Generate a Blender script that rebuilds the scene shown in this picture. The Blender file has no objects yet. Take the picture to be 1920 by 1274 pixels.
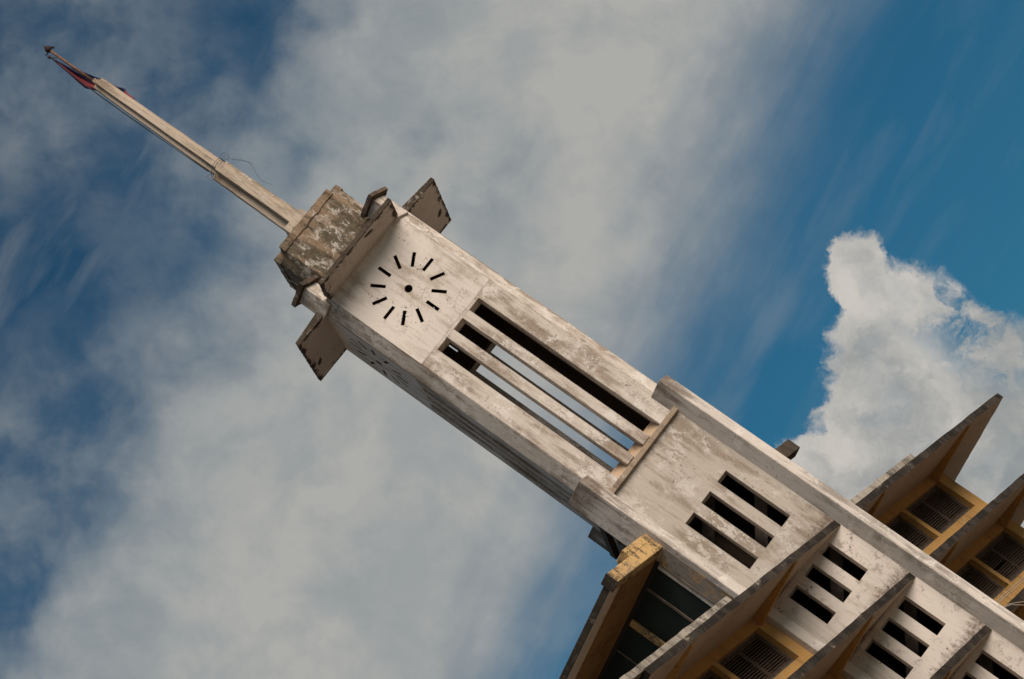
import bpy, bmesh, math, random
from mathutils import Vector, Matrix, noise
random.seed(7)
scene = bpy.context.scene
COL = scene.collection
R = math.radians

# ------------------------------------------------------------------ camera
az, el, ro = 0.19420, 0.31543, -0.95988
F = Vector((math.sin(az)*math.cos(el), math.cos(az)*math.cos(el), math.sin(el)))
R0 = Vector((math.cos(az), -math.sin(az), 0)); U0 = R0.cross(F)
CR = R0*math.cos(ro) + U0*math.sin(ro)
CU = -R0*math.sin(ro) + U0*math.cos(ro)
cam_data = bpy.data.cameras.new('camera')
cam = bpy.data.objects.new('camera', cam_data); COL.objects.link(cam)
cam.matrix_world = Matrix(((CR.x, CU.x, -F.x, -15.1418), (CR.y, CU.y, -F.y, -82.1662), (CR.z, CU.z, -F.z, 1.6), (0, 0, 0, 1)))
cam_data.sensor_width = 36; cam_data.lens = 5000/1920*36
cam_data.clip_start = 0.5; cam_data.clip_end = 20000
scene.camera = cam

# ------------------------------------------------------------------ exposure
vs = scene.view_settings
vs.view_transform = 'Standard'; vs.look = 'None'; vs.gamma = 1; vs.use_curve_mapping = False
vs.exposure = 0.0
scene.cycles.max_bounces = 8

# ------------------------------------------------------------------ sun
SUN_DIR = Vector((0.60, -0.80, 0)).normalized()
SUN_EL = R(32)
sd = Vector((SUN_DIR.x*math.cos(SUN_EL), SUN_DIR.y*math.cos(SUN_EL), math.sin(SUN_EL)))
sun_data = bpy.data.lights.new('sun', 'SUN'); sun_data.energy = 4.2; sun_data.angle = R(44)
sun_data.color = (1.0, 0.865, 0.74)
sun = bpy.data.objects.new('sun', sun_data); COL.objects.link(sun)
sun.rotation_euler = (-sd).to_track_quat('-Z', 'Y').to_euler(); sun.location = (40, -50, 60)

# ------------------------------------------------------------------ node helper
class NT:
    def __init__(s, tree): s.t = tree; s.n = tree.nodes; s.l = tree.links
    def new(s, typ, **kw):
        nd = s.n.new(typ)
        for k, v in kw.items(): setattr(nd, k, v)
        return nd
    def set(s, sock, val):
        if isinstance(val, bpy.types.NodeSocket): s.l.new(val, sock)
        elif val is not None:
            try: sock.default_value = val
            except Exception: sock.default_value = tuple(val) + (1,)
    def math(s, op, a, b=None, c=None, clamp=False):
        nd = s.new('ShaderNodeMath', operation=op, use_clamp=clamp)
        s.set(nd.inputs[0], a)
        if b is not None: s.set(nd.inputs[1], b)
        if c is not None: s.set(nd.inputs[2], c)
        return nd.outputs[0]
    def vmath(s, op, a, b=None):
        nd = s.new('ShaderNodeVectorMath', operation=op)
        s.set(nd.inputs[0], a)
        if b is not None: s.set(nd.inputs[1], b)
        return nd.outputs['Value'] if op in ('DOT_PRODUCT', 'LENGTH') else nd.outputs[0]
    def ss(s, v, a, b, lo=0.0, hi=1.0):          # smooth step
        nd = s.new('ShaderNodeMapRange', interpolation_type='SMOOTHSTEP')
        s.set(nd.inputs[0], v); nd.inputs[1].default_value = a; nd.inputs[2].default_value = b
        nd.inputs[3].default_value = lo; nd.inputs[4].default_value = hi
        return nd.outputs[0]
    def mix(s, f, a, b):
        nd = s.new('ShaderNodeMix', data_type='RGBA')
        s.set(nd.inputs[0], f); s.set(nd.inputs[6], a); s.set(nd.inputs[7], b)
        return nd.outputs[2]
    def mapping(s, v, loc=(0, 0, 0), rot=(0, 0, 0), sc=(1, 1, 1), typ='POINT'):
        nd = s.new('ShaderNodeMapping', vector_type=typ)
        s.set(nd.inputs[0], v); nd.inputs[1].default_value = loc; nd.inputs[2].default_value = rot; nd.inputs[3].default_value = sc
        return nd.outputs[0]
    def noise(s, v, scale, detail=5, rough=0.55, dist=0.0, lac=2.0, col=False):
        nd = s.new('ShaderNodeTexNoise')
        s.set(nd.inputs['Vector'], v); nd.inputs['Scale'].default_value = scale
        nd.inputs['Detail'].default_value = detail; nd.inputs['Roughness'].default_value = rough
        nd.inputs['Distortion'].default_value = dist; nd.inputs['Lacunarity'].default_value = lac
        return nd.outputs['Color' if col else 'Fac']

# ------------------------------------------------------------------ sky
world = bpy.data.worlds.new('World'); scene.world = world; world.use_nodes = True
w = NT(world.node_tree); w.n.clear()
tc = w.new('ShaderNodeTexCoord'); D = tc.outputs['Generated']
sky = w.new('ShaderNodeTexSky', sky_type='NISHITA', sun_disc=False)
sky.sun_elevation = SUN_EL; sky.sun_rotation = math.atan2(SUN_DIR.x, SUN_DIR.y)
sky.air_density = 1.0; sky.dust_density = 0.4; sky.ozone_density = 3.0
# chart of the sky: directions projected on a plane touching the sky at one fixed point
SF = F; SX = CR; SY = CU
dz = w.math('MAXIMUM', w.vmath('DOT_PRODUCT', D, tuple(SF)), 0.15)
cx = w.math('MULTIPLY_ADD', w.math('DIVIDE', w.vmath('DOT_PRODUCT', D, tuple(SX)), dz), 50.0, 9.6)
cy = w.math('MULTIPLY_ADD', w.math('DIVIDE', w.vmath('DOT_PRODUCT', D, tuple(SY)), dz), -50.0, 6.37)
cmb = w.new('ShaderNodeCombineXYZ'); w.set(cmb.inputs[0], cx); w.set(cmb.inputs[1], cy)
P = cmb.outputs[0]
def warp(p, scale, amp, detail=4, rough=0.55):
    n = w.noise(p, scale, detail, rough, col=True)
    n = w.vmath('SUBTRACT', n, (0.5, 0.5, 0.5))
    sc = w.new('ShaderNodeVectorMath', operation='SCALE'); w.set(sc.inputs[0], n); sc.inputs['Scale'].default_value = amp
    return w.vmath('ADD', p, sc.outputs[0])
def blob(p, c, r, ang=0):
    m = w.mapping(p, (c[0], c[1], 0), (0, 0, R(ang)), (r[0], r[1], 1000), 'TEXTURE')
    g = w.new('ShaderNodeTexGradient', gradient_type='SPHERICAL'); w.set(g.inputs[0], m)
    return g.outputs['Fac']
Pw = warp(P, 0.24, 2.6, 4, 0.5)
def perp(p):       # distance across the long bank of cloud
    return w.math('ADD', w.vmath('DOT_PRODUCT', p, (0.912, 0.41, 0)), -9.94)
s_w = perp(Pw); s_0 = perp(P)
fib = w.mapping(P, (0, 0, 0), (0, 0, R(-62)), (4.2, 1.0, 1), 'TEXTURE')     # fibres along the bank
streak = w.noise(fib, 1.0, 5, 0.52, 0.25)
mott = w.noise(warp(P, 0.5, 0.9, 3, 0.5), 0.5, 6, 0.57, 0.0)
left = w.ss(w.math('MULTIPLY_ADD', w.math('SUBTRACT', mott, 0.5), 3.0, s_w), -5.6, -3.1)
right = w.ss(w.math('MULTIPLY_ADD', w.math('SUBTRACT', streak, 0.5), -2.6, w.math('ADD', w.math('MULTIPLY', s_0, 0.75), w.math('MULTIPLY', s_w, 0.25))), 1.9, 6.4, 1.0, 0.0)
main = w.math('MULTIPLY', left, w.math('POWER', right, 1.3))
# mottled veil on the far left
veil = w.math('MULTIPLY', w.ss(mott, 0.33, 0.66, 0.22, 1.0), w.ss(s_0, -2.5, -4.5, 0, 0.50))
hole1 = blob(Pw, (0.0, 5.4), (4.2, 2.2), -25)
hole2 = blob(Pw, (4.6, 0.4), (3.2, 1.6), 25)
veil = w.math('MULTIPLY', veil, w.math('SUBTRACT', 1.0, w.math('MULTIPLY', w.math('ADD', hole1, w.math('MULTIPLY', hole2, 0.6)), 1.3, clamp=True), clamp=True))
# thin fibres right of the bank
thin = w.math('MULTIPLY', w.ss(streak, 0.42, 0.74, 0, 0.34), w.ss(s_0, 9.0, 4.0))
thin2 = w.math('MULTIPLY', w.ss(w.noise(fib, 1.6, 4, 0.5, 0.2), 0.52, 0.8, 0, 0.09), w.ss(cx, 15.0, 16.0))
dens = w.math('MAXIMUM', w.math('MAXIMUM', main, veil), w.math('MAXIMUM', thin, thin2))
# clear wedge low between bank and cumulus
# cumulus
Pc = warp(warp(P, 0.9, 1.1, 6, 0.6), 3.2, 0.34, 5, 0.65)
cum = blob(Pc, (18.1, 8.9), (3.9, 3.9))
for c, r, a in [((16.15, 5.25), (0.78, 1.3), -12), ((17.0, 6.3), (1.95, 1.9), 0), ((16.65, 7.6), (1.85, 2.2), 0), ((17.9, 6.4), (1.25, 1.2), 0),
                ((15.8, 8.9), (1.6, 1.2), 20), ((19.7, 8.0), (1.7, 1.5), 0)]:
    cum = w.math('MAXIMUM', cum, w.math('MULTIPLY', blob(Pc, c, r, a), 0.9))
cdet = w.noise(Pc, 1.6, 7, 0.6)
cumd = w.ss(w.math('MULTIPLY_ADD', w.math('SUBTRACT', cdet, 0.5), 0.35, cum), 0.18, 0.36)
cumd = w.math('MULTIPLY', cumd, w.ss(w.noise(Pc, 0.75, 5, 0.6), 0.33, 0.50, 0.88, 1.0))
# cloud shading: thick and thin parts of the bank
shade = w.math('MULTIPLY_ADD', w.noise(P, 0.30, 5, 0.55), 0.55, w.math('MULTIPLY', w.noise(Pw, 0.8, 7, 0.6), 0.45))
dark = w.math('MULTIPLY', blob(Pw, (8.4, 3.2), (3.2, 1.5), 20), 1.1, clamp=True)
dark2 = w.math('MULTIPLY', blob(Pw, (7.0, 10.6), (3.8, 2.2), -50), 0.6, clamp=True)
core = w.math('MULTIPLY', w.ss(w.math('ABSOLUTE', w.math('ADD', s_0, -0.6)), 4.6, 0.8), 0.55)
lum = w.math('ADD', w.ss(shade, 0.38, 0.62, 0.0, 0.62), core)
lum = w.math('SUBTRACT', lum, w.math('MULTIPLY', w.math('MULTIPLY', w.math('ADD', dark, w.math('MULTIPLY', dark2, 0.5)), w.ss(mott, 0.30, 0.62, 1.0, 0.25)), 0.95), clamp=True)
bank = w.mix(lum, (2.35, 2.72, 2.95, 1), (4.08, 4.09, 3.92, 1))
vo = w.new('ShaderNodeTexVoronoi', feature='SMOOTH_F1'); w.set(vo.inputs['Vector'], Pc); vo.inputs['Scale'].default_value = 0.95; vo.inputs['Smoothness'].default_value = 0.6
billow = w.math('MULTIPLY_ADD', w.noise(Pc, 1.3, 7, 0.6), 0.95, w.math('MULTIPLY', vo.outputs['Distance'], -0.45))
litside = w.math('MULTIPLY', w.math('ADD', w.math('SUBTRACT', 17.4, w.math('MULTIPLY', cx, 1.0)), w.math('SUBTRACT', 7.6, cy)), 0.045)
cumc = w.mix(w.ss(w.math('ADD', billow, litside), -0.10, 0.62), (3.0, 3.15, 3.15, 1), (5.9, 5.6, 5.15, 1))
tint = w.new('ShaderNodeMix', data_type='RGBA', blend_type='MULTIPLY'); tint.inputs[0].default_value = 1
w.set(tint.inputs[6], sky.outputs[0]); w.set(tint.inputs[7], w.mix(w.ss(cx, 0.0, 16.0), (0.06, 0.295, 0.365, 1), (0.12, 0.395, 0.47, 1)))
skyc = tint.outputs[2]
cumd = w.math('MULTIPLY', cumd, w.math('SUBTRACT', 1.0, w.math('MULTIPLY', w.ss(w.noise(Pc, 1.0, 6, 0.6), 0.42, 0.60), w.math('MULTIPLY', blob(P, (18.6, 5.9), (2.2, 1.5), 25), 1.6, clamp=True)), clamp=True))
front = w.ss(w.vmath('DOT_PRODUCT', D, tuple(SF)), 0.3, 0.8)
wild = w.ss(w.noise(D, 2.2, 7, 0.6, 0.3), 0.45, 0.62, 0, 0.7)         # the rest of the sky, away from the charted part
wildm = w.mix(wild, skyc, (3.4, 3.35, 3.3, 1))
charted = w.mix(cumd, w.mix(dens, skyc, bank), cumc)
final = w.mix(front, wildm, charted)
bg = w.new('ShaderNodeBackground'); w.set(bg.inputs[0], final); bg.inputs[1].default_value = 0.1
out = w.new('ShaderNodeOutputWorld'); w.l.new(bg.outputs[0], out.inputs[0])

# ------------------------------------------------------------------ materials
def newmat(name):
    m = bpy.data.materials.new(name); m.use_nodes = True
    t = NT(m.node_tree); b = t.n['Principled BSDF']
    return m, t, b
def plaster(name, base, stain, flake, st=0.5, fl=0.5, vst=1.0, rough=0.9, dark=None, dk=0.0, bump=0.25, seed=0.0, tone=0.12, speck=0.55, topdark=None, edge=0.0, fringe=None):
    """weathered lime-washed render: base coat, vertical rain streaks, blotches, flaked places, black specks"""
    m, t, b = newmat(name)
    tcn = t.new('ShaderNodeTexCoord'); C = t.mapping(tcn.outputs['Object'], (seed, seed*1.7, seed*0.6))
    big = t.noise(C, 0.45, 6, 0.6, 0.3)
    vstr = t.noise(t.mapping(C, sc=(3.2, 3.2, 0.42)), 1.0, 7, 0.62, 0.25)
    vfine = t.noise(t.mapping(C, sc=(11, 11, 1.3)), 1.0, 6, 0.65, 0.1)
    blot = t.noise(t.mapping(C, sc=(vst, vst, 1/vst)), 2.3, 8, 0.68, 0.5)
    fine = t.noise(C, 14, 6, 0.7)
    grain = t.noise(C, 55, 3, 0.6)
    col = t.mix(t.ss(big, 0.3, 0.7), base, tuple(c*(1-tone) for c in base[:3]) + (1,))
    smask = t.math('MULTIPLY', t.ss(t.math('MULTIPLY_ADD', vstr, 0.6, t.math('MULTIPLY', big, 0.4)), 0.50 - 0.25*(st-0.5), 0.62 - 0.25*(st-0.5)), 0.9)
    smask = t.math('MULTIPLY', smask, t.ss(fine, 0.2, 0.62, 0.45, 1.0))
    col = t.mix(smask, col, stain)
    s2 = t.math('MULTIPLY', t.ss(vfine, 0.5, 0.75), 0.30*st*2)
    col = t.mix(s2, col, tuple(c*0.62 for c in stain[:3]) + (1,))
    fm = t.ss(t.math('MULTIPLY_ADD', blot, 0.62, t.math('MULTIPLY', fine, 0.38)), 0.60 - 0.12*fl, 0.635 - 0.12*fl)
    fm = t.math('MULTIPLY', fm, t.ss(t.noise(C, 0.9, 5, 0.6), 0.42, 0.6))
    col = t.mix(t.math('MULTIPLY', fm, 0.75), col, flake)
    if dark is not None:
        dm = t.noise(t.mapping(C, (3, 1, 2), sc=(1.6*vst, 1.6*vst, 0.7/vst)), 1.0, 9, 0.72, 0.4)
        dmk = t.ss(t.math('MULTIPLY_ADD', fine, 0.25, t.math('MULTIPLY', dm, 0.75)), 0.66 - 0.34*dk, 0.74 - 0.34*dk)
        col = t.mix(t.math('MULTIPLY', dmk, 0.88), col, dark)
    if topdark is not None:      # rain-washed algae near a sill: z0, z1, colour
        z0, z1, tcol = topdark
        sep = t.new('ShaderNodeSeparateXYZ'); t.l.new(tcn.outputs['Object'], sep.inputs[0])
        g = t.ss(t.math('MULTIPLY_ADD', t.math('SUBTRACT', vstr, 0.5), 2.2*abs(z1-z0), sep.outputs[2]), z0, z1)
        col = t.mix(t.math('MULTIPLY', g, t.ss(blot, 0.3, 0.6, 0.35, 0.95)), col, tcol)
    if fringe:                   # damp and algae where a canopy meets the wall
        sep2 = t.new('ShaderNodeSeparateXYZ'); t.l.new(tcn.outputs['Object'], sep2.inputs[0])
        zz = t.math('MULTIPLY_ADD', t.math('SUBTRACT', t.noise(t.mapping(C, sc=(5, 5, 1.2)), 1.0, 7, 0.7), 0.5), -1.5, sep2.outputs[2])
        tot = None
        for zc in fringe:
            mk = t.math('MULTIPLY', t.ss(zz, zc+0.78, zc+0.42), t.ss(sep2.outputs[2], zc+0.05, zc+0.15))
            tot = mk if tot is None else t.math('MAXIMUM', tot, mk)
        col = t.mix(t.math('MULTIPLY', tot, t.ss(fine, 0.35, 0.6, 0.3, 0.85)), col, (0.13, 0.09, 0.065, 1))
    # scratchy brushed remains of lime, drawn out down the wall
    scr = t.noise(t.mapping(C, (5, 2, 1), sc=(9, 9, 3.2)), 1.0, 7, 0.75, 0.6)
    sm = t.math('MULTIPLY', t.ss(scr, 0.60, 0.64), t.ss(t.noise(C, 0.7, 4, 0.6), 0.46, 0.60))
    col = t.mix(t.math('MULTIPLY', sm, 0.7*fl), col, flake)
    if edge:
        bv = t.new('ShaderNodeBevel', samples=4); bv.inputs['Radius'].default_value = 0.07
        ge = t.new('ShaderNodeNewGeometry')
        e = t.math('SUBTRACT', 1.0, t.vmath('DOT_PRODUCT', bv.outputs[0], ge.outputs['Normal']))
        e = t.math('MULTIPLY', t.ss(e, 0.01, 0.12), t.ss(t.math('MULTIPLY_ADD', blot, 0.5, t.math('MULTIPLY', fine, 0.5)), 0.42, 0.56))
        col = t.mix(t.math('MULTIPLY', e, edge), col, (0.11, 0.085, 0.065, 1))
    spk = t.ss(t.math('MULTIPLY', t.noise(C, 9, 4, 0.7), t.ss(t.noise(C, 1.1, 3, 0.6), 0.45, 0.65, 0.75, 1.05)), 0.60, 0.66)
    col = t.mix(t.math('MULTIPLY', spk, speck), col, (0.06, 0.05, 0.045, 1))
    col = t.mix(t.ss(grain, 0.2, 0.8, 0.0, 0.16), col, tuple(c*0.6 for c in base[:3]) + (1,))
    t.set(b.inputs['Base Color'], col); b.inputs['Roughness'].default_value = rough
    b.inputs['Specular IOR Level'].default_value = 0.2
    h = t.math('MULTIPLY_ADD', fm, -0.5, t.math('MULTIPLY_ADD', fine, 0.6, t.math('MULTIPLY', blot, 0.8)))
    bp = t.new('ShaderNodeBump'); bp.inputs['Strength'].default_value = bump; bp.inputs['Distance'].default_value = 0.05
    t.set(bp.inputs['Height'], h); t.l.new(bp.outputs[0], b.inputs['Normal'])
    return m
CREAM = (0.60, 0.53, 0.46, 1); BROWN = (0.235, 0.17, 0.12, 1); WHITE = (0.74, 0.69, 0.63, 1)
GREY = (0.36, 0.335, 0.31, 1); MOLD = (0.045, 0.035, 0.027, 1)
M = {}
M['wash'] = plaster('weathered_whitewash', CREAM, BROWN, WHITE, 0.72, 0.95, 1.3, dark=None, edge=0.6)
M['clock'] = plaster('clock_whitewash', (0.72, 0.65, 0.585, 1), (0.37, 0.29, 0.225, 1), (0.40, 0.34, 0.28, 1), 0.50, 0.62, seed=3.1, speck=0.9, edge=0.15)
M['lower'] = plaster('lower_whitewash', (0.51, 0.45, 0.385, 1), (0.26, 0.20, 0.145, 1), (0.66, 0.61, 0.55, 1), 0.66, 0.85, 1.35, seed=8.3, edge=0.45, fringe=(16.07,))
M['floors'] = plaster('sheltered_whitewash', (0.68, 0.61, 0.545, 1), (0.42, 0.33, 0.25, 1), (0.34, 0.29, 0.25, 1), 0.42, 0.55, seed=11.0, speck=0.85, fringe=(13.27, 10.5, 7.72))
M['pier'] = plaster('pier_whitewash', (0.62, 0.56, 0.50, 1), (0.22, 0.185, 0.155, 1), WHITE, 0.60, 0.7, seed=5.4, dark=(0.13, 0.10, 0.08, 1), dk=0.10, edge=0.5, topdark=(21.8, 23.3, (0.13, 0.095, 0.07, 1)))
M['spire'] = plaster('spire_render', (0.50, 0.415, 0.33, 1), (0.21, 0.16, 0.115, 1), (0.62, 0.56, 0.5, 1), 0.74, 0.5, 1.8, edge=0.6, seed=2.2, dark=(0.07, 0.052, 0.038, 1), dk=0.24)
M['drum'] = plaster('mossy_brown_render', (0.29, 0.20, 0.132, 1), (0.055, 0.055, 0.036, 1), (0.62, 0.56, 0.49, 1), 0.74, 0.70, 1.35, edge=0.8, seed=6.6, dark=(0.045, 0.029, 0.02, 1), dk=0.44)
M['mold'] = plaster('black_mould_concrete', (0.085, 0.064, 0.047, 1), MOLD, (0.34, 0.29, 0.24, 1), 0.6, 0.45, seed=1.2, dark=MOLD, dk=0.42, bump=0.5)
M['capstone'] = plaster('brown_capstone', (0.12, 0.086, 0.06, 1), MOLD, (0.26, 0.215, 0.17, 1), 0.66, 0.35, seed=4.2, bump=0.4)
M['soffit'] = plaster('soffit_cream', (0.60, 0.49, 0.385, 1), (0.33, 0.25, 0.19, 1), (0.42, 0.36, 0.3, 1), 0.36, 0.25, seed=9.9, speck=0.3)
M['fascia'] = plaster('stained_fascia', (0.048, 0.039, 0.031, 1), (0.02, 0.016, 0.013, 1), (0.36, 0.31, 0.25, 1), 0.66, 0.34, seed=12.2, dark=(0.014, 0.011, 0.009, 1), dk=0.60, bump=0.5)
M['parapet'] = plaster('grey_parapet', (0.36, 0.32, 0.265, 1), (0.10, 0.083, 0.066, 1), (0.5, 0.45, 0.38, 1), 0.68, 0.5, seed=14.0, dark=(0.04, 0.033, 0.027, 1), dk=0.38, bump=0.4)
M['ochre_shaded'] = plaster('shaded_ochre_ceiling', (0.27, 0.145, 0.05, 1), (0.15, 0.075, 0.028, 1), (0.33, 0.24, 0.15, 1), 0.6, 0.3, seed=23.0)  # darker copy of the ochre; underside shade put into the colour
M['ochre'] = plaster('ochre_paint', (0.55, 0.31, 0.105, 1), (0.34, 0.185, 0.065, 1), (0.50, 0.36, 0.20, 1), 0.54, 0.5, seed=16.0, speck=0.95, bump=0.12)
M['ochre_peel'] = plaster('peeling_ochre_paint', (0.56, 0.36, 0.155, 1), (0.26, 0.17, 0.08, 1), (0.20, 0.16, 0.12, 1), 0.5, 0.95, seed=17.0, dark=(0.035, 0.028, 0.024, 1), dk=0.47, bump=0.35)
M['greypeel'] = plaster('grey_peeling_wall', (0.25, 0.225, 0.20, 1), (0.10, 0.085, 0.075, 1), (0.55, 0.30, 0.08, 1), 0.6, 1.1, seed=19.0, dark=(0.045, 0.038, 0.03, 1), dk=0.3)
M['inner'] = plaster('shade_dark_inner_wall', (0.075, 0.052, 0.038, 1), (0.04, 0.028, 0.02, 1), (0.10, 0.075, 0.055, 1), 0.5, 0.2, seed=20.0)  # bare inside walls, with the interior shade put into a near-black colour
M['tan'] = plaster('tan_sill', (0.52, 0.38, 0.255, 1), (0.30, 0.20, 0.125, 1), (0.60, 0.5, 0.4, 1), 0.4, 0.4, seed=21.0)
M['ledge'] = plaster('ledge_render', (0.36, 0.275, 0.20, 1), (0.16, 0.12, 0.09, 1), (0.5, 0.43, 0.36, 1), 0.6, 0.4, seed=22.0)
def simple(name, col, rough=0.6, metal=0.0, var=0.3, sc=6.0, spec=0.4, stretch=(1, 1, 1)):
    m, t, b = newmat(name)
    tcn = t.new('ShaderNodeTexCoord'); C = t.mapping(tcn.outputs['Object'], sc=stretch)
    n = t.noise(C, sc, 6, 0.65, 0.3)
    t.set(b.inputs['Base Color'], t.mix(t.ss(n, 0.3, 0.7), tuple(c*(1-var) for c in col[:3]) + (1,), tuple(min(1, c*(1+var)) for c in col[:3]) + (1,)))
    b.inputs['Roughness'].default_value = rough; b.inputs['Metallic'].default_value = metal
    b.inputs['Specular IOR Level'].default_value = spec
    return m
M['shutter'] = simple('old_shutter_wood', (0.075, 0.047, 0.030), 0.75, var=0.45, sc=7)
M['frame'] = simple('dusty_window_frame', (0.10, 0.078, 0.062), 0.75, var=0.35, sc=5)
M['rust'] = simple('rusty_pipe', (0.16, 0.085, 0.05), 0.7, 0.2, var=0.35, sc=12)
M['iron'] = simple('rusty_iron', (0.035, 0.018, 0.014), 0.8, 0.2, var=0.4, sc=20)
M['rope'] = simple('dark_rope', (0.03, 0.033, 0.03), 0.9, var=0.3, sc=30)
M['wire'] = simple('blue_black_wire', (0.035, 0.045, 0.06), 0.6, var=0.3, sc=30)
M['cable'] = simple('pale_cable', (0.34, 0.27, 0.20), 0.6, var=0.2, sc=20)
M['mullion'] = simple('pale_mullion', (0.17, 0.13, 0.10), 0.7, var=0.4, sc=5, stretch=(1, 1, .3))
M['darkframe'] = simple('black_frame', (0.02, 0.016, 0.013), 0.8, var=0.4, sc=5)
M['ground'] = simple('dusty_paving', (0.22, 0.18, 0.14), 0.95, var=0.25, sc=0.3, spec=0.1)
m, t, b = newmat('dark_green_glass')
tcn = t.new('ShaderNodeTexCoord')
n = t.noise(tcn.outputs['Object'], 0.9, 5, 0.6, 0.5)
t.set(b.inputs['Base Color'], t.mix(t.ss(n, 0.3, 0.7), (0.014, 0.019, 0.017, 1), (0.024, 0.031, 0.027, 1)))
b.inputs['Roughness'].default_value = 0.5; b.inputs['Specular IOR Level'].default_value = 0.12
M['glass'] = m
# hood: soffit cream with a ragged mouldy rim (local coordinates: x along wall, y outward)
def hood_mat(name, spot):
    m = plaster(name, (0.60, 0.53, 0.475, 1), (0.36, 0.285, 0.22, 1), (0.34, 0.28, 0.23, 1), 0.34, 0.45, seed=spot*1.3, speck=0.6)
    t = NT(m.node_tree); b = t.n['Principled BSDF']
    old = b.inputs['Base Color'].links[0].from_socket
    tcn = t.new('ShaderNodeTexCoord'); sep = t.new('ShaderNodeSeparateXYZ'); t.l.new(tcn.outputs['Object'], sep.inputs[0])
    ax = t.math('SUBTRACT', 1.78, t.math('ABSOLUTE', sep.outputs[0]))
    ay = t.math('ADD', sep.outputs[1], 3.60)
    d = t.math('MINIMUM', ax, ay)
    nn = t.noise(tcn.outputs['Object'], 3.0, 7, 0.7, 0.5)
    e = t.math('MULTIPLY_ADD', t.math('SUBTRACT', nn, 0.52), -1.15, d)
    k = t.ss(e, 0.10, 0.16, 1, 0)
    # rusty drain hole
    sx, sy = (0.55, -3.25)
    q = t.mapping(tcn.outputs['Object'], (sx*(1 if spot < 4 else -1), sy, 33.9), (0, 0, R(20)), (0.24, 0.10, 9), 'TEXTURE')
    L = t.vmath('LENGTH', q)
    L = t.math('MULTIPLY_ADD', t.math('SUBTRACT', nn, 0.5), 2.2, L)
    k2 = t.ss(L, 0.8, 1.1, 1, 0)
    k = t.math('MAXIMUM', k, k2)
    t.set(b.inputs['Base Color'], t.mix(t.math('MULTIPLY', k, 0.95), old, (0.035, 0.022, 0.016, 1)))
    return m

# ------------------------------------------------------------------ mesh helpers
def empty(name, loc=(0, 0, 0)):
    o = bpy.data.objects.new(name, None); COL.objects.link(o); o.location = loc; o.empty_display_size = 0.5
    return o
def tag(o, label=None, cat=None, group=None, kind=None):
    if label: o['label'] = label
    if cat: o['category'] = cat
    if group: o['group'] = group
    if kind: o['kind'] = kind
    return o
def link(name, me, mats, parent=None, bevel=0.0):
    if not isinstance(mats, (list, tuple)): mats = [mats]
    for mm in mats: me.materials.append(M[mm] if isinstance(mm, str) else mm)
    me.name = name
    o = bpy.data.objects.new(name, me); COL.objects.link(o)
    if parent: o.parent = parent
    if bevel:
        b = o.modifiers.new('edge', 'BEVEL'); b.width = bevel; b.segments = 2; b.limit_method = 'ANGLE'; b.angle_limit = R(40)
    return o
class MB:
    def __init__(s): s.bm = bmesh.new()
    def prism(s, pts, z0, z1, mi=0):
        """plan polygon extruded in z; z0/z1 may be lists per corner"""
        n = len(pts)
        zs0 = z0 if isinstance(z0, (list, tuple)) else [z0]*n
        zs1 = z1 if isinstance(z1, (list, tuple)) else [z1]*n
        a = [s.bm.verts.new((p[0], p[1], z)) for p, z in zip(pts, zs0)]
        b = [s.bm.verts.new((p[0], p[1], z)) for p, z in zip(pts, zs1)]
        fs = [s.bm.faces.new(a[::-1]), s.bm.faces.new(b)]
        for i in range(n): fs.append(s.bm.faces.new((a[i], a[(i+1) % n], b[(i+1) % n], b[i])))
        for f in fs: f.material_index = mi
        return fs
    def box(s, x0, x1, y0, y1, z0, z1, mi=0):
        return s.prism([(x0, y0), (x1, y0), (x1, y1), (x0, y1)], z0, z1, mi)
    def hull8(s, c, mi=0):     # 4 corners (3d) bottom, 4 corners top
        v = [s.bm.verts.new(p) for p in c]
        for f in ((3, 2, 1, 0), (4, 5, 6, 7), (0, 1, 5, 4), (1, 2, 6, 5), (2, 3, 7, 6), (3, 0, 4, 7)):
            s.bm.faces.new([v[i] for i in f]).material_index = mi
    def tube(s, pts, r, seg=8, mi=0, smooth_path=False):
        pts = [Vector(p) for p in pts]; rings = []
        if smooth_path:
            q = []
            for i in range(len(pts)-1):
                p0, p1, p2, p3 = pts[max(i-1, 0)], pts[i], pts[i+1], pts[min(i+2, len(pts)-1)]
                for k in range(6):
                    t = k/6; q.append(0.5*((2*p1)+(p2-p0)*t+(2*p0-5*p1+4*p2-p3)*t*t+(3*p1-p0-3*p2+p3)*t**3))
            pts = q+[pts[-1]]
        rr = r if isinstance(r, (list, tuple)) else [r]*len(pts)
        for i, p in enumerate(pts):
            d = (pts[min(i+1, len(pts)-1)] - pts[max(i-1, 0)]).normalized()
            u = d.orthogonal().normalized() if i == 0 else (pu - d*pu.dot(d)).normalized()
            pu = u; v = d.cross(u)
            rings.append([s.bm.verts.new(p + (u*math.cos(2*math.pi*k/seg) + v*math.sin(2*math.pi*k/seg))*rr[i]) for k in range(seg)])
        for a, b in zip(rings, rings[1:]):
            for k in range(seg): s.bm.faces.new((a[k], a[(k+1) % seg], b[(k+1) % seg], b[k])).material_index = mi
        s.bm.faces.new(rings[0][::-1]); s.bm.faces.new(rings[-1])
    def build(s, name, mats, parent=None, bevel=0.0, smooth=False):
        bmesh.ops.recalc_face_normals(s.bm, faces=s.bm.faces)
        me = bpy.data.meshes.new(name); s.bm.to_mesh(me); s.bm.free()
        if smooth:
            for p in me.polygons: p.use_smooth = True
        return link(name, me, mats, parent, bevel)
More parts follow.
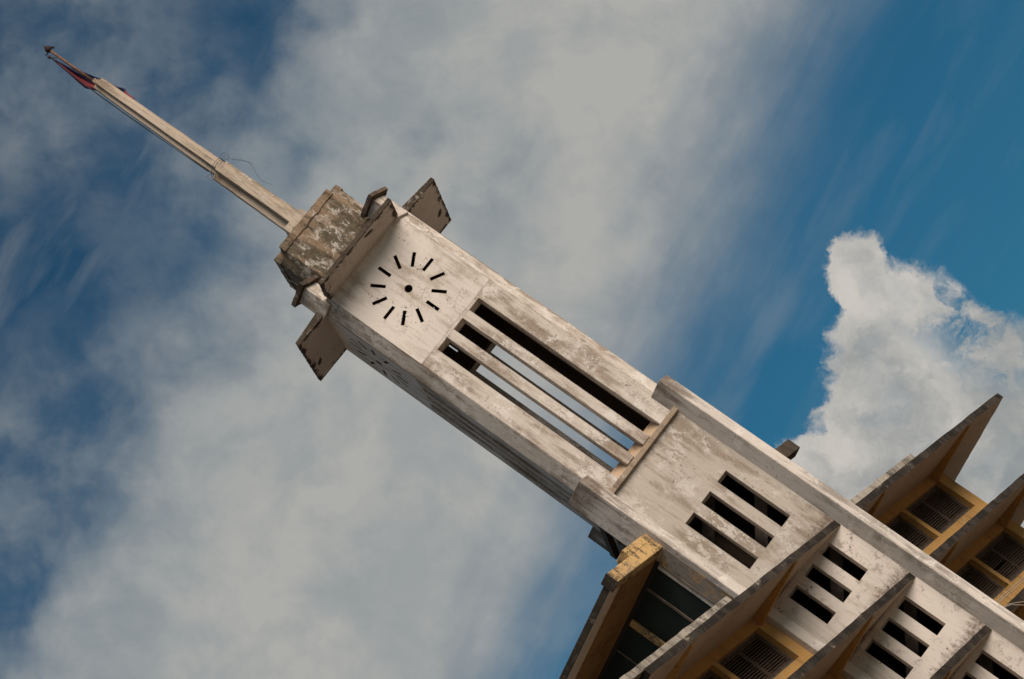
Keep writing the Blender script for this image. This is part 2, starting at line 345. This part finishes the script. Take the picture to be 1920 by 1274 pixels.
def panel_mesh(outer, holes, thick):
    """flat wall in x-z with holes; outer face at y=0, thickness towards +y"""
    cu = bpy.data.curves.new('tmp', 'CURVE'); cu.dimensions = '2D'; cu.fill_mode = 'BOTH'; cu.extrude = thick/2
    for poly in [outer] + holes:
        sp = cu.splines.new('POLY'); sp.points.add(len(poly)-1)
        for p, q in zip(sp.points, poly): p.co = (q[0], q[1], 0, 1)
        sp.use_cyclic_u = True
    ob = bpy.data.objects.new('tmp', cu)
    me = bpy.data.meshes.new_from_object(ob)
    bpy.data.objects.remove(ob); bpy.data.curves.remove(cu)
    me.materials.clear()
    bm = bmesh.new(); bm.from_mesh(me)
    for v in bm.verts:
        x, y, z = v.co; v.co = (x, thick/2 - z, y)
    bmesh.ops.remove_doubles(bm, verts=bm.verts, dist=1e-5)
    bmesh.ops.recalc_face_normals(bm, faces=bm.faces)
    for f in bm.faces:
        f.material_index = 1 if (abs(f.calc_center_median().y - thick) < 1e-3 and abs(f.normal.y) > .9) else 0
        f.smooth = False
    bm.to_mesh(me); bm.free()
    return me
def rect(x0, x1, z0, z1): return [(x0, z0), (x1, z0), (x1, z1), (x0, z1)]
def rot4(x, y, k):
    for _ in range(k): x, y = -y, x
    return x, y
def turned(me, k, yoff):
    """copy of a panel mesh placed at the front (y=yoff) and turned k quarter turns"""
    m2 = me.copy()
    m2.transform(Matrix.Rotation(k*math.pi/2, 4, 'Z') @ Matrix.Translation((0, yoff, 0)))
    return m2
def join_meshes(mes, extra_bm=None):
    bm = bmesh.new()
    for x in mes: bm.from_mesh(x)
    if extra_bm:
        tmp = bpy.data.meshes.new('t'); extra_bm.to_mesh(tmp); extra_bm.free(); bm.from_mesh(tmp)
    me = bpy.data.meshes.new('j'); bm.to_mesh(me); bm.free()
    return me

# ------------------------------------------------------------------ ground
g = MB()
ring = [(2500*math.cos(2*math.pi*i/48), 2500*math.sin(2*math.pi*i/48)) for i in range(48)]
g.bm.faces.new([g.bm.verts.new((x, y, 0)) for x, y in ring])
tag(g.build('ground', 'ground'), 'dusty paved ground in front of the market building', kind='structure')

# ================================================================== CLOCK TOWER
tower = empty('clock_tower')
tag(tower, 'tall weathered whitewashed concrete clock tower with slit openings, winged hoods and a slim spire', 'clock tower')
H, h, T = 2.2, 1.78, 0.54
Z0, ZS0, ZS1, ZT = 22.40, 29.963, 22.62, 34.10
# shaft: four pierced walls and chamfered corners
slits = [rect(-1.082, 1.082, ZS1, ZS0)]
outerp = [(-h, Z0), (-1.082, Z0), (-1.082, ZS0), (1.082, ZS0), (1.082, Z0), (h, Z0), (h, ZS0+.12), (-h, ZS0+.12)]
pm = panel_mesh(outerp, [], T)
ex = bmesh.new(); mb = MB(); mb.bm = ex
for k in range(4):
    mb.prism([rot4(x, y, k) for x, y in [(h, -H), (H, -h), (h, -h)]], Z0, ZT)
    # little corner pier above the hoods, set diagonally
    mb.prism([rot4(x, y, k) for x, y in [(1.72, -2.40), (2.16, -1.96), (1.70, -1.50), (1.26, -1.94)]], ZT-.25, 34.93)
mb.box(-1.7, 1.7, -1.7, 1.7, 34.0, 34.12)
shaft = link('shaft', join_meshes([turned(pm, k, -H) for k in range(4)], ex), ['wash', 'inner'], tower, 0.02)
# slim posts dividing each tall opening
for k in range(4):
    for x0, x1 in ((-0.581, -0.233), (0.233, 0.581)):
        p = MB(); p.prism([rot4(x, y, k) for x, y in [(x0, -H), (x1, -H), (x1, -H+.50), (x0, -H+.50)]], ZS1, ZS0+.01)
        p.build('opening_post', 'wash', tower, 0.015)
# sloping sills
for k in range(4):
    b_ = MB()
    prof = [(-H, 22.50), (-1.76, 23.0), (-1.5, 23.0), (-1.5, 22.2), (-H, 22.2)]
    A = [b_.bm.verts.new((*rot4(-1.70, y, k), z)) for y, z in prof]
    B = [b_.bm.verts.new((*rot4(1.70, y, k), z)) for y, z in prof]
    b_.bm.faces.new(A); b_.bm.faces.new(B[::-1])
    for i in range(5): b_.bm.faces.new((A[i], A[(i+1) % 5], B[(i+1) % 5], B[i]))
    b_.build('sill', 'tan', tower)
# clock faces: hour slits and a centre hole cut through the wall
holes = []
CZ = 32.06
for i in range(12):
    a = R(i*30); c_, s_ = math.cos(a), math.sin(a); r0, r1, hw = 0.765, 1.275, 0.058
    q = [(r0, -hw), (r1, -hw), (r1, hw), (r0, hw)]
    holes.append([(c_*u - s_*v_, CZ + s_*u + c_*v_) for u, v_ in q])
holes.append([(0.135*math.cos(2*math.pi*i/28), CZ + 0.135*math.sin(2*math.pi*i/28)) for i in range(28)])
cm = panel_mesh(rect(-h, h, ZS0+.12, ZT), holes, T-.16)
for k in range(4):
    o = link('clock_face', turned(cm, k, -H), ['clock', 'inner'], tower)
    nrm = Vector((*rot4(0, -1, k), 0))
    for p_ in o.data.polygons: p_.material_index = 0 if p_.normal.dot(nrm) > .9 else 1  # slit sides take the near-black inner colour as painted recess shade
# hoods above the clock faces
for k in range(4):
    hb = MB()
    n = 26; pr = 3.59; rnd = random.Random(40+k)
    def edge(u):   # ragged outer edge
        return 0.012*rnd.uniform(-1, 1)
    top = []; bot = []; wt = []; wb = []
    for i in range(n+1):
        x = -1.80 + 3.60*i/n
        y = -pr + edge(i)
        bot.append(hb.bm.verts.new((x, y, 33.94 + edge(i)*.6))); top.append(hb.bm.verts.new((x, y+.005, 34.085 + edge(i)*.6)))
        wb.append(hb.bm.verts.new((x, -H+.02, 33.94))); wt.append(hb.bm.verts.new((x, -H+.02, 34.22)))
    for i in range(n):
        hb.bm.faces.new((bot[i], bot[i+1], top[i+1], top[i])).material_index = 1
        hb.bm.faces.new((top[i], top[i+1], wt[i+1], wt[i])).material_index = 1
        hb.bm.faces.new((wb[i], wb[i+1], bot[i+1], bot[i])).material_index = 0
        hb.bm.faces.new((wt[i], wt[i+1], wb[i+1], wb[i])).material_index = 1
    hb.bm.faces.new((bot[0], top[0], wt[0], wb[0])).material_index = 1
    hb.bm.faces.new((bot[-1], wb[-1], wt[-1], top[-1])).material_index = 1
    o = hb.build('hood', [hood_mat('hood_soffit', k+1.0), 'mold'], tower)
    o.rotation_euler = (0, 0, k*math.pi/2)
# corner caps
caps = []
for k in range(4):
    cb = MB(); L_ = 0.92
    vx, vy = 1.75, -2.62; q = L_/math.sqrt(2)
    cb.prism([rot4(x, y, k) for x, y in [(vx, vy), (vx+q, vy+q), (vx, vy+2*q), (vx-q, vy+q)]], 34.93, 35.09)
    caps.append(cb.build('corner_cap', 'capstone', tower))
# drum
def roughen(o, cuts, amp, seed=0.0, sc=3.0):
    me = o.data; bm = bmesh.new(); bm.from_mesh(me)
    for _ in range(cuts):
        es = [e for e in bm.edges if e.calc_length() > 0.22]
        if es: bmesh.ops.subdivide_edges(bm, edges=es, cuts=1, use_grid_fill=True)
    for v in bm.verts:
        sharp = any(len(e.link_faces) == 2 and e.calc_face_angle(0) > 0.5 for e in v.link_edges)
        n = noise.noise_vector(v.co*sc + Vector((seed, 0, 0)))
        v.co += n*amp*(1.6 if sharp else 0.5)
    bm.to_mesh(me); bm.free()
d = MB()
oc = []
for k in range(4): oc += [rot4(x, y, k) for x, y in [(1.22, -1.62), (1.62, -1.22)]]
d.prism(oc, 34.05, 36.52)
roughen(d.build('drum', 'drum', tower, 0.02), 4, 0.018, 0, 6.0)
for i_, o_ in enumerate(caps): roughen(o_, 3, 0.02, i_*3.0, 4)
d = MB()
d.prism([(-1.27, -1.66), (1.27, -1.66), (1.27, -1.27), (1.66, -1.27), (1.66, 1.27), (1.27, 1.27), (1.27, 1.66), (-1.27, 1.66), (-1.27, 1.27), (-1.66, 1.27), (-1.66, -1.27), (-1.27, -1.27)], 36.50, 36.80)
roughen(d.build('drum_rim', 'drum', tower, 0.02), 4, 0.018, 4, 6.0)
d = MB(); d.box(-.46, .46, -.46, .46, 36.78, 37.60); d.build('spire_base', 'spire', tower, 0.02)
def plus(a, c): return [(-c, -a), (c, -a), (c, -c), (a, -c), (a, c), (c, c), (c, a), (-c, a), (-c, c), (-a, c), (-a, -c), (-c, -c)]
def plus_shaft(name, a0, c0, a1, c1, z0, z1, step=0.0):
    s_ = MB(); n = 9; rings = []
    for i in range(n+1):
        f = i/n; pts = plus(a0+(a1-a0)*f, c0+(c1-c0)*f)
        rings.append([s_.bm.verts.new((x+random.uniform(-.006, .006), y+random.uniform(-.006, .006), z0+(z1-z0)*f)) for x, y in pts])
    for A, B in zip(rings, rings[1:]):
        for k in range(12): s_.bm.faces.new((A[k], A[(k+1) % 12], B[(k+1) % 12], B[k]))
    s_.bm.faces.new(rings[0][::-1]); s_.bm.faces.new(rings[-1])
    if step: s_.box(-c1*.9, c1*.9, -c1*.9, c1*.9, z1-.05, z1+step)
    return s_.build(name, 'spire', tower, 0.012)
plus_shaft('spire_lower_stage', .405, .14, .375, .13, 37.60, 41.02)
plus_shaft('spire_upper_stage', .275, .105, .235, .09, 41.0, 46.78, .2).location.x = .035
p = MB(); p.tube([(0, 0, 46.9), (0, 0, 49.08)], 0.05, 12); pole = p.build('flagpole', 'rust', tower, smooth=True)
p = MB()
p.tube([(0, 0, 49.02), (0, 0, 49.10), (0, 0, 49.17), (0, 0, 49.30), (0, 0, 49.36)], [0.05, 0.12, 0.13, 0.06, 0.015], 10)
p.tube([(0.05, 0, 49.1), (0.15, 0.02, 49.12), (0.17, 0.02, 49.02)], [0.04, 0.05, 0.03], 8)
p.tube([(-.03, 0, 49.12), (-.17, 0, 49.06), (-.25, 0, 49.08)], [0.035, 0.025, 0.02], 8)
p.build('finial', 'iron', pole)
p = MB(); bmesh.ops.create_uvsphere(p.bm, u_segments=10, v_segments=8, radius=0.065, matrix=Matrix.Translation((-.205, .02, 48.93)) @ Matrix.Diagonal((.9, .7, 1.3, 1)))
p.build('pulley', 'iron', pole, smooth=True)

# lower tower: front wall with slits, back and side walls
def slit_set(z0, z1): return [rect(-1.058, -.605, z0, z1), rect(-.231, .231, z0, z1), rect(.605, 1.058, z0, z1)]
seam = 16.25
up = panel_mesh(rect(-1.95, 1.95, seam, Z0), slit_set(17.50, 19.98), 0.5)
lo_h = []
for z0, z1 in [(14.57, 16.05), (11.71, 13.21), (8.9, 10.38), (6.1, 7.58)]: lo_h += slit_set(z0, z1)
lo = panel_mesh(rect(-1.95, 1.95, 0, seam), lo_h, 0.5)
up.transform(Matrix.Translation((0, -2.30, 0))); lo.transform(Matrix.Translation((0, -2.30, 0)))
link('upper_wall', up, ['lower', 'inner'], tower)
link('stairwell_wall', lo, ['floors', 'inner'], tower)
s_ = MB()
s_.box(-2.0, -1.6, -1.85, 2.0, 0, 22.3); s_.box(1.6, 2.0, -1.85, 2.0, 0, 22.3); s_.box(-1.62, 1.62, 1.6, 2.0, 0, 22.3)
s_.build('side_walls', ['inner'], tower)  # near-black wall colour stands in for the shadow behind the piers
# floors and stair flights behind the slits
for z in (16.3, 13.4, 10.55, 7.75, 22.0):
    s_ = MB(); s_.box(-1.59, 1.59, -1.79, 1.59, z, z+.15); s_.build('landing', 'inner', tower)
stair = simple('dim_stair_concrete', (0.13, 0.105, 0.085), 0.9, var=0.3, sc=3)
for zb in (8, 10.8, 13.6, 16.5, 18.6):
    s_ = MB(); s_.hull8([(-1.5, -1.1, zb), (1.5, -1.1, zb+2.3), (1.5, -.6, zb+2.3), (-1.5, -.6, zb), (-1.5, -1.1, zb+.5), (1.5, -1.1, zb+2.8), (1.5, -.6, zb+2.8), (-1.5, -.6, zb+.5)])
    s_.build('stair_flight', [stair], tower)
# ledge below the openings
s_ = MB(); s_.hull8([(-1.86, -2.46, 22.33), (1.77, -2.46, 22.36), (1.77, -2.2, 22.36), (-1.86, -2.2, 22.33), (-1.86, -2.46, 22.51), (1.77, -2.46, 22.54), (1.77, -2.2, 22.54), (-1.86, -2.2, 22.51)])
s_.build('ledge', 'ledge', tower, 0.015)
# diagonal corner piers
q = 0.54/math.sqrt(2); q2 = 1.0/math.sqrt(2)
for k in range(4):
    s_ = MB(); px, py = (2.13, -2.70)
    if k in (0, 1, 2, 3):
        pts = [(px, py), (px+q, py+q), (px+q-q2, py+q+q2), (px-q2, py+q2)] if k % 2 == 0 else [(px, py), (px+q2, py+q2), (px+q2-q, py+q2+q), (px-q, py+q)]
    if k == 3: pts = [(px, py), (px+q2, py+q2), (px+q2-q, py+q2+q), (px-q, py+q)]
    # pier turned to corner k; long side hidden behind the wall it carries
    pts = [rot4(x, y, k) for x, y in pts]
    s_.prism(pts, 0, 23.38)
    s_.build('corner_pier', 'pier', tower, 0.03)
# rendered strip closing the gap beside the left pier
s_ = MB(); s_.prism([(-1.70, -2.28), (-1.70, -2.50), (-1.78, -2.56), (-2.06, -2.70), (-2.10, -2.62), (-2.02, -2.28)], 16.2, [22.28, 22.28, 22.25, 22.18, 22.2, 22.28])
s_.build('render_strip', 'wash', tower, 0.03)
s_ = MB(); s_.box(-2.62, -2.40, -1.95, 1.95, 22.05, 22.28); s_.build('tie_beam', 'mold', tower)

# ================================================================== MARKET BUILDING
bld = empty('market_building')
tag(bld, 'ochre and cream market building around the tower foot, with deep mouldy canopies and louvred shutters', 'building')
PHI = R(48); DA = Vector((math.cos(PHI), math.sin(PHI), 0)); NA = Vector((math.sin(PHI), -math.cos(PHI), 0))
def A(t, o, z): return tuple(DA*t + NA*o + Vector((0, 0, z)))
WO, TE, BK = 0.22, 10.9, -11.0
FL = [16.07, 13.27, 10.50, 7.72, 4.94]     # underside of canopy edges
MA = Matrix(((DA.x, -NA.x, 0, NA.x*WO), (DA.y, -NA.y, 0, NA.y*WO), (0, 0, 1, 0), (0, 0, 0, 1)))   # panel coordinates to facade
wins = []
for zc in FL:
    zt, zb_ = zc - .02, zc - 1.53
    for t0, t1 in ((-10.1, -7.04), (-6.80, -3.97), (4.1, 7.02), (7.26, 10.27)): wins.append((t0, t1, zb_, zt))
outer = rect(-TE, TE, 0, 16.42)
for ta, tb in ((-TE, -3.08), (2.75, TE)):
    fm_ = panel_mesh(rect(ta, tb, 0, 16.42), [rect(*x_) for x_ in wins if ta < x_[0] < tb], 0.30); fm_.transform(MA)
    link('facade_wall', fm_, ['ochre', 'inner'], bld)
wb_ = MB()
def Ap(t, o): return (DA*t + NA*o)[:2]
wb_.prism([Ap(-TE, WO-.31), Ap(-TE+.3, WO-.31), Ap(-TE+.3, BK), Ap(-TE, BK)], 0, 16.42)
wb_.prism([Ap(TE, WO-.31), Ap(TE-.3, WO-.31), Ap(TE-.3, BK), Ap(TE, BK)], 0, 16.42)
wb_.prism([Ap(-TE+.31, BK+.3), Ap(TE-.31, BK+.3), Ap(TE-.31, BK), Ap(-TE+.31, BK)], 0, 16.42)
wb_.build('end_walls', 'ochre', bld)
wb_ = MB()
for zc in FL: wb_.prism([Ap(-TE+.31, WO-.32), Ap(TE-.31, WO-.32), Ap(TE-.31, BK+.31), Ap(-TE+.31, BK+.31)], zc+.3, zc+.42)
wb_.build('floor_slabs', 'inner', bld)
# shuttered windows
def make_window(t0, t1, z0, z1, nleaf=2):
    f = MB(); dep = 0.20; o0 = WO-dep
    def bar(a, b, c, d_, oo=o0, th=.07, m_=f):
        m_.hull8([A(a, oo-th, c), A(b, oo-th, c), A(b, oo, c), A(a, oo, c), A(a, oo-th, d_), A(b, oo-th, d_), A(b, oo, d_), A(a, oo, d_)])
    bar(t0, t1, z0, z0+.13); bar(t0, t1, z1-.08, z1); bar(t0, t0+.08, z0+.13, z1-.08); bar(t1-.08, t1, z0+.13, z1-.08)
    fo = f.build('window', 'frame', bld)
    wl = (t1-t0-.16)/nleaf
    for i in range(nleaf):
        a = t0+.08+wl*i+.005; b = a+wl-.01; s = MB(); oo = o0-.015
        bar(a, a+.08, z0+.14, z1-.09, oo, .05, s); bar(b-.08, b, z0+.14, z1-.09, oo, .05, s)
        bar(a+.08, b-.08, z0+.14, z0+.22, oo, .05, s); bar(a+.08, b-.08, z1-.17, z1-.09, oo, .05, s)
        z = z0+.25; missing = random.random() < .15
        while z < z1-.2:
            if not (missing and random.random() < .12):
                j = random.uniform(-.008, .008)
                s.hull8([A(a+.08, oo-.045, z+.045+j), A(b-.08, oo-.045, z+.045), A(b-.08, oo-.0, z-.005), A(a+.08, oo, z-.010+j),
                         A(a+.08, oo-.045, z+.060+j), A(b-.08, oo-.045, z+.060), A(b-.08, oo-.0, z+.014), A(a+.08, oo, z+.014+j)])
            z += 0.092
        s.build('shutter', 'shutter', fo)
for x_ in wins: make_window(*x_)
# canopies: ring round the building, ragged edge, soffit rising to the wall
OUT, T0c, T1c, BKc = 2.82, -13.0, 13.25, BK-2.4
for fi, zc in enumerate(FL):
    c = MB(); bm = c.bm
    rings = {}
    def ringv(t0, t1, o1, o0, z):
        return [bm.verts.new(A(t0, o1, z)), bm.verts.new(A(t1, o1, z)), bm.verts.new(A(t1, o0, z)), bm.verts.new(A(t0, o0, z))]
    ob_ = ringv(T0c, T1c, OUT, BKc, zc); ot = ringv(T0c, T1c, OUT, BKc, zc+.245)
    ib = ringv(-TE+.02, TE-.02, WO-.02, BK+.02, zc+.33); it = ringv(-TE+.02, TE-.02, WO-.02, BK+.02, zc+.60)
    for i in range(4):
        j = (i+1) % 4
        bm.faces.new((ob_[i], ob_[j], ot[j], ot[i])).material_index = 1
        bm.faces.new((ot[i], ot[j], it[j], it[i])).material_index = 1
        bm.faces.new((ib[i], ib[j], ob_[j], ob_[i])).material_index = 0
        bm.faces.new((it[i], it[j], ib[j], ib[i])).material_index = 1
    bm.edges.ensure_lookup_table()
    es = [e for e in bm.edges if e.calc_length() > 15]
    bmesh.ops.subdivide_edges(bm, edges=es, cuts=70, use_grid_fill=True)
    for v in bm.verts:
        co = v.co; o_ = co.dot(NA); t_ = co.dot(DA)
        if o_ > 1.5 or t_ > 12 or t_ < -12:
            nz = noise.noise(Vector((t_*1.1, o_*1.1, co.z*2+fi*7)))
            v.co = co + NA*(0.012*noise.noise(Vector((t_*2.3, fi*3.1, 5+co.z*6)))) + Vector((0, 0, 0.016*nz + random.uniform(-.005, .005)))
    c.build('canopy', ['soffit', 'fascia'], bld)
    for tb in (-10.45, -3.72, 2.95, 10.20):
        br = MB(); hw = .085
        prof = [(WO, zc+.33), (OUT-.12, zc+.01), (OUT-.12, zc-.03), (WO+.25, zc-.02), (WO, zc-.06)]
        a_ = [br.bm.verts.new(A(tb-hw, o, z)) for o, z in prof]; b__ = [br.bm.verts.new(A(tb+hw, o, z)) for o, z in prof]
        br.bm.faces.new(a_); br.bm.faces.new(b__[::-1])
        for i in range(5): br.bm.faces.new((a_[i], a_[(i+1) % 5], b__[(i+1) % 5], b__[i]))
        br.build('canopy_bracket', 'ochre', bld)
# parapet upstands on the top canopy
for ta, tb in ((-14.0, -7.58), (0.6, 5.92)):
    u = MB(); n = 40
    vs_ = []
    for i in range(n+1):
        tt = ta+(tb-ta)*i/n; j = 0.02*noise.noise(Vector((tt*1.7, 3, 1)))
        vs_.append([u.bm.verts.new(A(tt, OUT-.03+j, 16.30)), u.bm.verts.new(A(tt, OUT-.03+j, 16.53+j)), u.bm.verts.new(A(tt, OUT-.35, 16.55+j)), u.bm.verts.new(A(tt, OUT-.35, 16.30))])
    for a_, b__ in zip(vs_, vs_[1:]):
        for k in range(4): u.bm.faces.new((a_[k], a_[(k+1) % 4], b__[(k+1) % 4], b__[k]))
    u.bm.faces.new(vs_[0][::-1]); u.bm.faces.new(vs_[-1])
    u.build('parapet', 'parapet', bld)
# roof deck behind the parapets
u = MB(); u.prism([Ap(-TE+.05, WO-.05), Ap(TE-.05, WO-.05), Ap(TE-.05, BK+.05), Ap(-TE+.05, BK+.05)], 16.44, 16.62); u.build('roof_deck', 'parapet', bld)

# upper storey round the tower: glazed wall on the left, flat roof
rt = 1/math.sqrt(2)
def Bp(s, o, z):   # along (-1,1) from the x-y=0 line, o = distance in front of plane x+y=0 towards the camera side (-1,-1)
    return ((-s-o)*rt, (s-o)*rt, z)
GO = 4.83*rt
s0 = 0.12; s1 = 8.6
gl = MB(); gl.hull8([Bp(s0, GO-.06, 16.62), Bp(s1, GO-.06, 16.62), Bp(s1, GO-.10, 16.62), Bp(s0, GO-.10, 16.62), Bp(s0, GO-.06, 19.85), Bp(s1, GO-.06, 19.85), Bp(s1, GO-.10, 19.85), Bp(s0, GO-.10, 19.85)])
gl.build('glazing', 'glass', bld)
def bbar(sa, sb, za, zb2, o1, o0, name, mat):
    g_ = MB(); g_.hull8([Bp(sa, o1, za), Bp(sb, o1, za), Bp(sb, o0, za), Bp(sa, o0, za), Bp(sa, o1, zb2), Bp(sb, o1, zb2), Bp(sb, o0, zb2), Bp(sa, o0, zb2)])
    return g_.build(name, mat, bld, 0.006)
bbar(-.40, .17, 16.62, 19.93, GO+.012, GO-.35, 'window_jamb', 'greypeel')
bbar(.17, .235, 16.62, 19.85, GO+.03, GO-.08, 'mullion', 'mullion')
bbar(1.25, 1.285, 16.62, 19.85, GO-.02, GO-.08, 'mullion', 'mullion')
bbar(1.31, 1.33, 16.62, 19.85, GO-.02, GO-.08, 'mullion', 'mullion')
bbar(2.58, 2.82, 16.62, 19.85, GO+.02, GO-.08, 'glazing_post', 'ochre_peel')
bbar(2.84, 2.90, 16.62, 19.85, GO-.01, GO-.08, 'mullion', 'darkframe')
bbar(3.92, 3.96, 16.62, 19.85, GO-.02, GO-.08, 'mullion', 'mullion')
bbar(5.25, 5.45, 16.62, 19.85, GO+.02, GO-.08, 'glazing_post', 'ochre_peel')
bbar(.17, s1, 19.85, 20.02, GO+.05, GO-.3, 'glazing_head', 'darkframe')
# other walls of the upper storey
def Q(a, b, z): # a along (1,1), b along (-1,1)
    return ((a-b)*rt, (a+b)*rt, z)
uw = MB()
uw.prism([Q(-3.1, -.2+.1, 0)[:2], Q(3.2, -.1, 0)[:2], Q(3.2, s1, 0)[:2], Q(-3.1, s1, 0)[:2]], 16.6, 20.0); uw.build('upper_room_wall', 'inner', bld)
# roof: outer a range -6.19 .. 5.82 ; front edge b=-.403
a0, a1r = -8.75*rt, 8.23*rt; bf = -.57*rt; bb = 9.6
rf = MB()
c1, c2, c3, c4 = Q(a0, bf, 0)[:2], Q(a1r, bf, 0)[:2], Q(a1r, bb, 0)[:2], Q(a0, bb, 0)[:2]
rf.prism([c1, c2, c3, c4], 20.10, 20.34)
rf.build('roof_slab', ['mold'], bld, 0.02)
for ua, ub in ((a0+.02, -3.0), (2.75, a1r-.02)):
    sf = MB(); sf.prism([Q(ua, bf+.15, 0)[:2], Q(ub, bf+.15, 0)[:2], Q(ub, bb-.02, 0)[:2], Q(ua, bb-.02, 0)[:2]], 20.085, 20.12); sf.build('roof_soffit', 'soffit', bld)
for ua, ub in ((a0+.75, -3.3), (2.75, a1r-.75)):
    sf = MB(); sf.prism([Q(ua, bf+.3, 0)[:2], Q(ub, bf+.3, 0)[:2], Q(ub, bb-.6, 0)[:2], Q(ua, bb-.6, 0)[:2]], 19.99, 20.09); sf.build('painted_ceiling', 'ochre_shaded', bld)
bmb = MB()
bmb.prism([Q(a0-.01, bf-.012, 0)[:2], Q(-2.9, bf-.012, 0)[:2], Q(-2.9, bf+.42, 0)[:2], Q(a0-.01, bf+.42, 0)[:2]], 19.98, 20.42)
bmb.prism([Q(a0+1.35, bf-.02, 0)[:2], Q(-2.9, bf-.02, 0)[:2], Q(-2.9, bf+.5, 0)[:2], Q(a0+1.35, bf+.5, 0)[:2]], 20.40, 20.72)
bmb.build('roof_beam', 'ochre_peel', bld, 0.03)
bmb = MB(); bmb.prism([Q(a0-.05, bf+.0, 0)[:2], Q(a0-.012, bf+.0, 0)[:2], Q(a0-.012, bf+.44, 0)[:2], Q(a0-.05, bf+.44, 0)[:2]], 19.97, 20.43); bmb.build('beam_end', 'mold', bld)
bmb = MB(); bmb.prism([Q(3.0, bf-.012, 0)[:2], Q(a1r+.01, bf-.012, 0)[:2], Q(a1r+.01, bf+.42, 0)[:2], Q(3.0, bf+.42, 0)[:2]], 19.85, 20.35)
bmb.build('roof_beam', 'mold', bld, 0.02)

# ================================================================== small things
# flag hanging furled from the pulley
m, t, b = newmat('flag_cloth')
tcn = t.new('ShaderNodeTexCoord'); sep = t.new('ShaderNodeSeparateXYZ'); t.l.new(tcn.outputs['UV'], sep.inputs[0])
u_, v_ = sep.outputs[0], sep.outputs[1]
isred = t.math('MAXIMUM', t.math('MULTIPLY', t.math('GREATER_THAN', u_, 0.08), t.math('LESS_THAN', u_, 0.47)), t.math('LESS_THAN', v_, 0.14))
t.set(b.inputs['Base Color'], t.mix(isred, (0.012, 0.016, 0.07, 1), (0.21, 0.022, 0.03, 1)))
b.inputs['Roughness'].default_value = 0.8
M['flag'] = m
fb = MB(); NX, NZ = 16, 44; grid = []
uvs = {}
for j in range(NZ+1):
    f = j/NZ; z = 48.84 - f*3.42
    wl = -.205 - .105*min(1, f/.5) + .26*min(1, max(0, (f-.48)/.2))      # left edge
    wr = -.205 + .02 + .60*min(1, f/.78)**.9 - .03*math.sin(f*9)
    if f > .72: wr += .10*math.exp(-((f-.83)/.05)**2)
    row = []
    for i in range(NX+1):
        e = i/NX; x = wl+(wr-wl)*e
        y = .30*min(1, f/.45)**.8 + .05*math.sin(e*14+f*5)*min(1, f*3) + .03*math.sin(f*21+e*4)
        v = fb.bm.verts.new((x, y+.02, z + .08*math.sin(e*3.0)*f)); uvs[v] = (e, 1-f); row.append(v)
    grid.append(row)
uvl = fb.bm.loops.layers.uv.new('UVMap')
for j in range(NZ):
    for i in range(NX):
        fc = fb.bm.faces.new((grid[j][i], grid[j+1][i], grid[j+1][i+1], grid[j][i+1]))
        for lp in fc.loops: lp[uvl].uv = uvs[lp.vert]
fo = fb.build('flag', 'flag', smooth=True)
so = fo.modifiers.new('cloth', 'SOLIDIFY'); so.thickness = 0.006
tag(fo, 'limp blue and red flag hanging furled behind the spire tip', 'flag')
rp = MB()
pts = [(-.21, .02, 48.95), (-.20, .02, 48.75), (-.275, .05, 47.3), (-.275, .04, 46.4), (-.285, .02, 45), (-.29, -.02, 43.2), (-.28, -.05, 41.3)]
rp.tube(pts, .011, 6)
rp.tube([(p_[0]-.03*math.sin(i*1.0), p_[1], p_[2]) for i, p_ in enumerate(pts[2:])], .009, 6)
rp.tube([(-.19, .02, 48.86), (-.12, .02, 48.78), (-.08, .02, 48.66)], .018, 6)
tag(rp.build('rope', 'rope'), 'dark halyard rope running down beside the spire from the flagpole pulley', 'rope')
wr = MB()
for i in range(3):
    z = 40.98 + .07*i; r_ = .36
    wr.tube([(r_*math.cos(a), r_*math.sin(a)*1.0, z + .10*math.cos(a+.3*i)) for a in [2*math.pi*k/28 for k in range(29)]], .010, 5, 0, True)
wr.tube([(.25, -.38, 41.0), (.40, -.40, 41.17), (.53, -.40, 41.10), (.52, -.4, 40.92), (.38, -.4, 40.88), (.35, -.4, 41.0), (.47, -.4, 41.06)], .006, 5, 0, True)
wr.tube([(.40, -.4, 40.9), (.62, -.4, 40.55), (.72, -.42, 40.2), (.66, -.42, 39.9), (.50, -.42, 39.55), (.48, -.42, 39.25), (.58, -.42, 38.95)], .005, 5, 0, True)
wr.tube([(.48, -.4, 40.75), (.70, -.4, 40.3), (.78, -.42, 40.0)], .005, 5, 0, True)
wr.tube([(-.30, -.38, 41.0), (-.48, -.40, 41.05), (-.55, -.40, 40.85), (-.40, -.4, 40.8)], .006, 5, 0, True)
tag(wr.build('wire', 'wire'), 'tangled thin wire wound round the step of the spire', 'wire')
cabs = [([(0.55, 3.0, 10.98), (1.2, 3.0, 10.98), (3.2, 3.0, 10.93), (6.5, 2.95, 10.95)], .017, 'upper of the pale cables leaving the right pier, just above its twin'),
        ([(0.55, 3.02, 10.90), (1.2, 3.02, 10.90), (3.2, 3.02, 10.84), (6.5, 2.95, 10.84)], .017, 'pale cable running parallel just beneath the upper one at the right pier'),
        ([(0.5, 3.0, 10.73), (1.0, 3.0, 10.66), (1.4, 3.0, 10.50), (2.2, 3.0, 10.12), (4.5, 3.0, 9.7)], .015, 'pale slack cable sagging down from the right pier, the higher of the sagging pair'),
        ([(0.5, 3.03, 10.70), (1.0, 3.02, 10.60), (1.3, 3.02, 10.40), (2.0, 3.02, 9.95), (4.5, 3.0, 9.3)], .015, 'lowest pale cable sagging away from the right pier towards the frame corner')]
for pts_, r_, lab in cabs:
    cb = MB(); cb.tube([A(*p_) for p_ in pts_], r_, 6)
    tag(cb.build('cable', 'cable'), lab, 'cable', 'pale cables strung off the right pier')
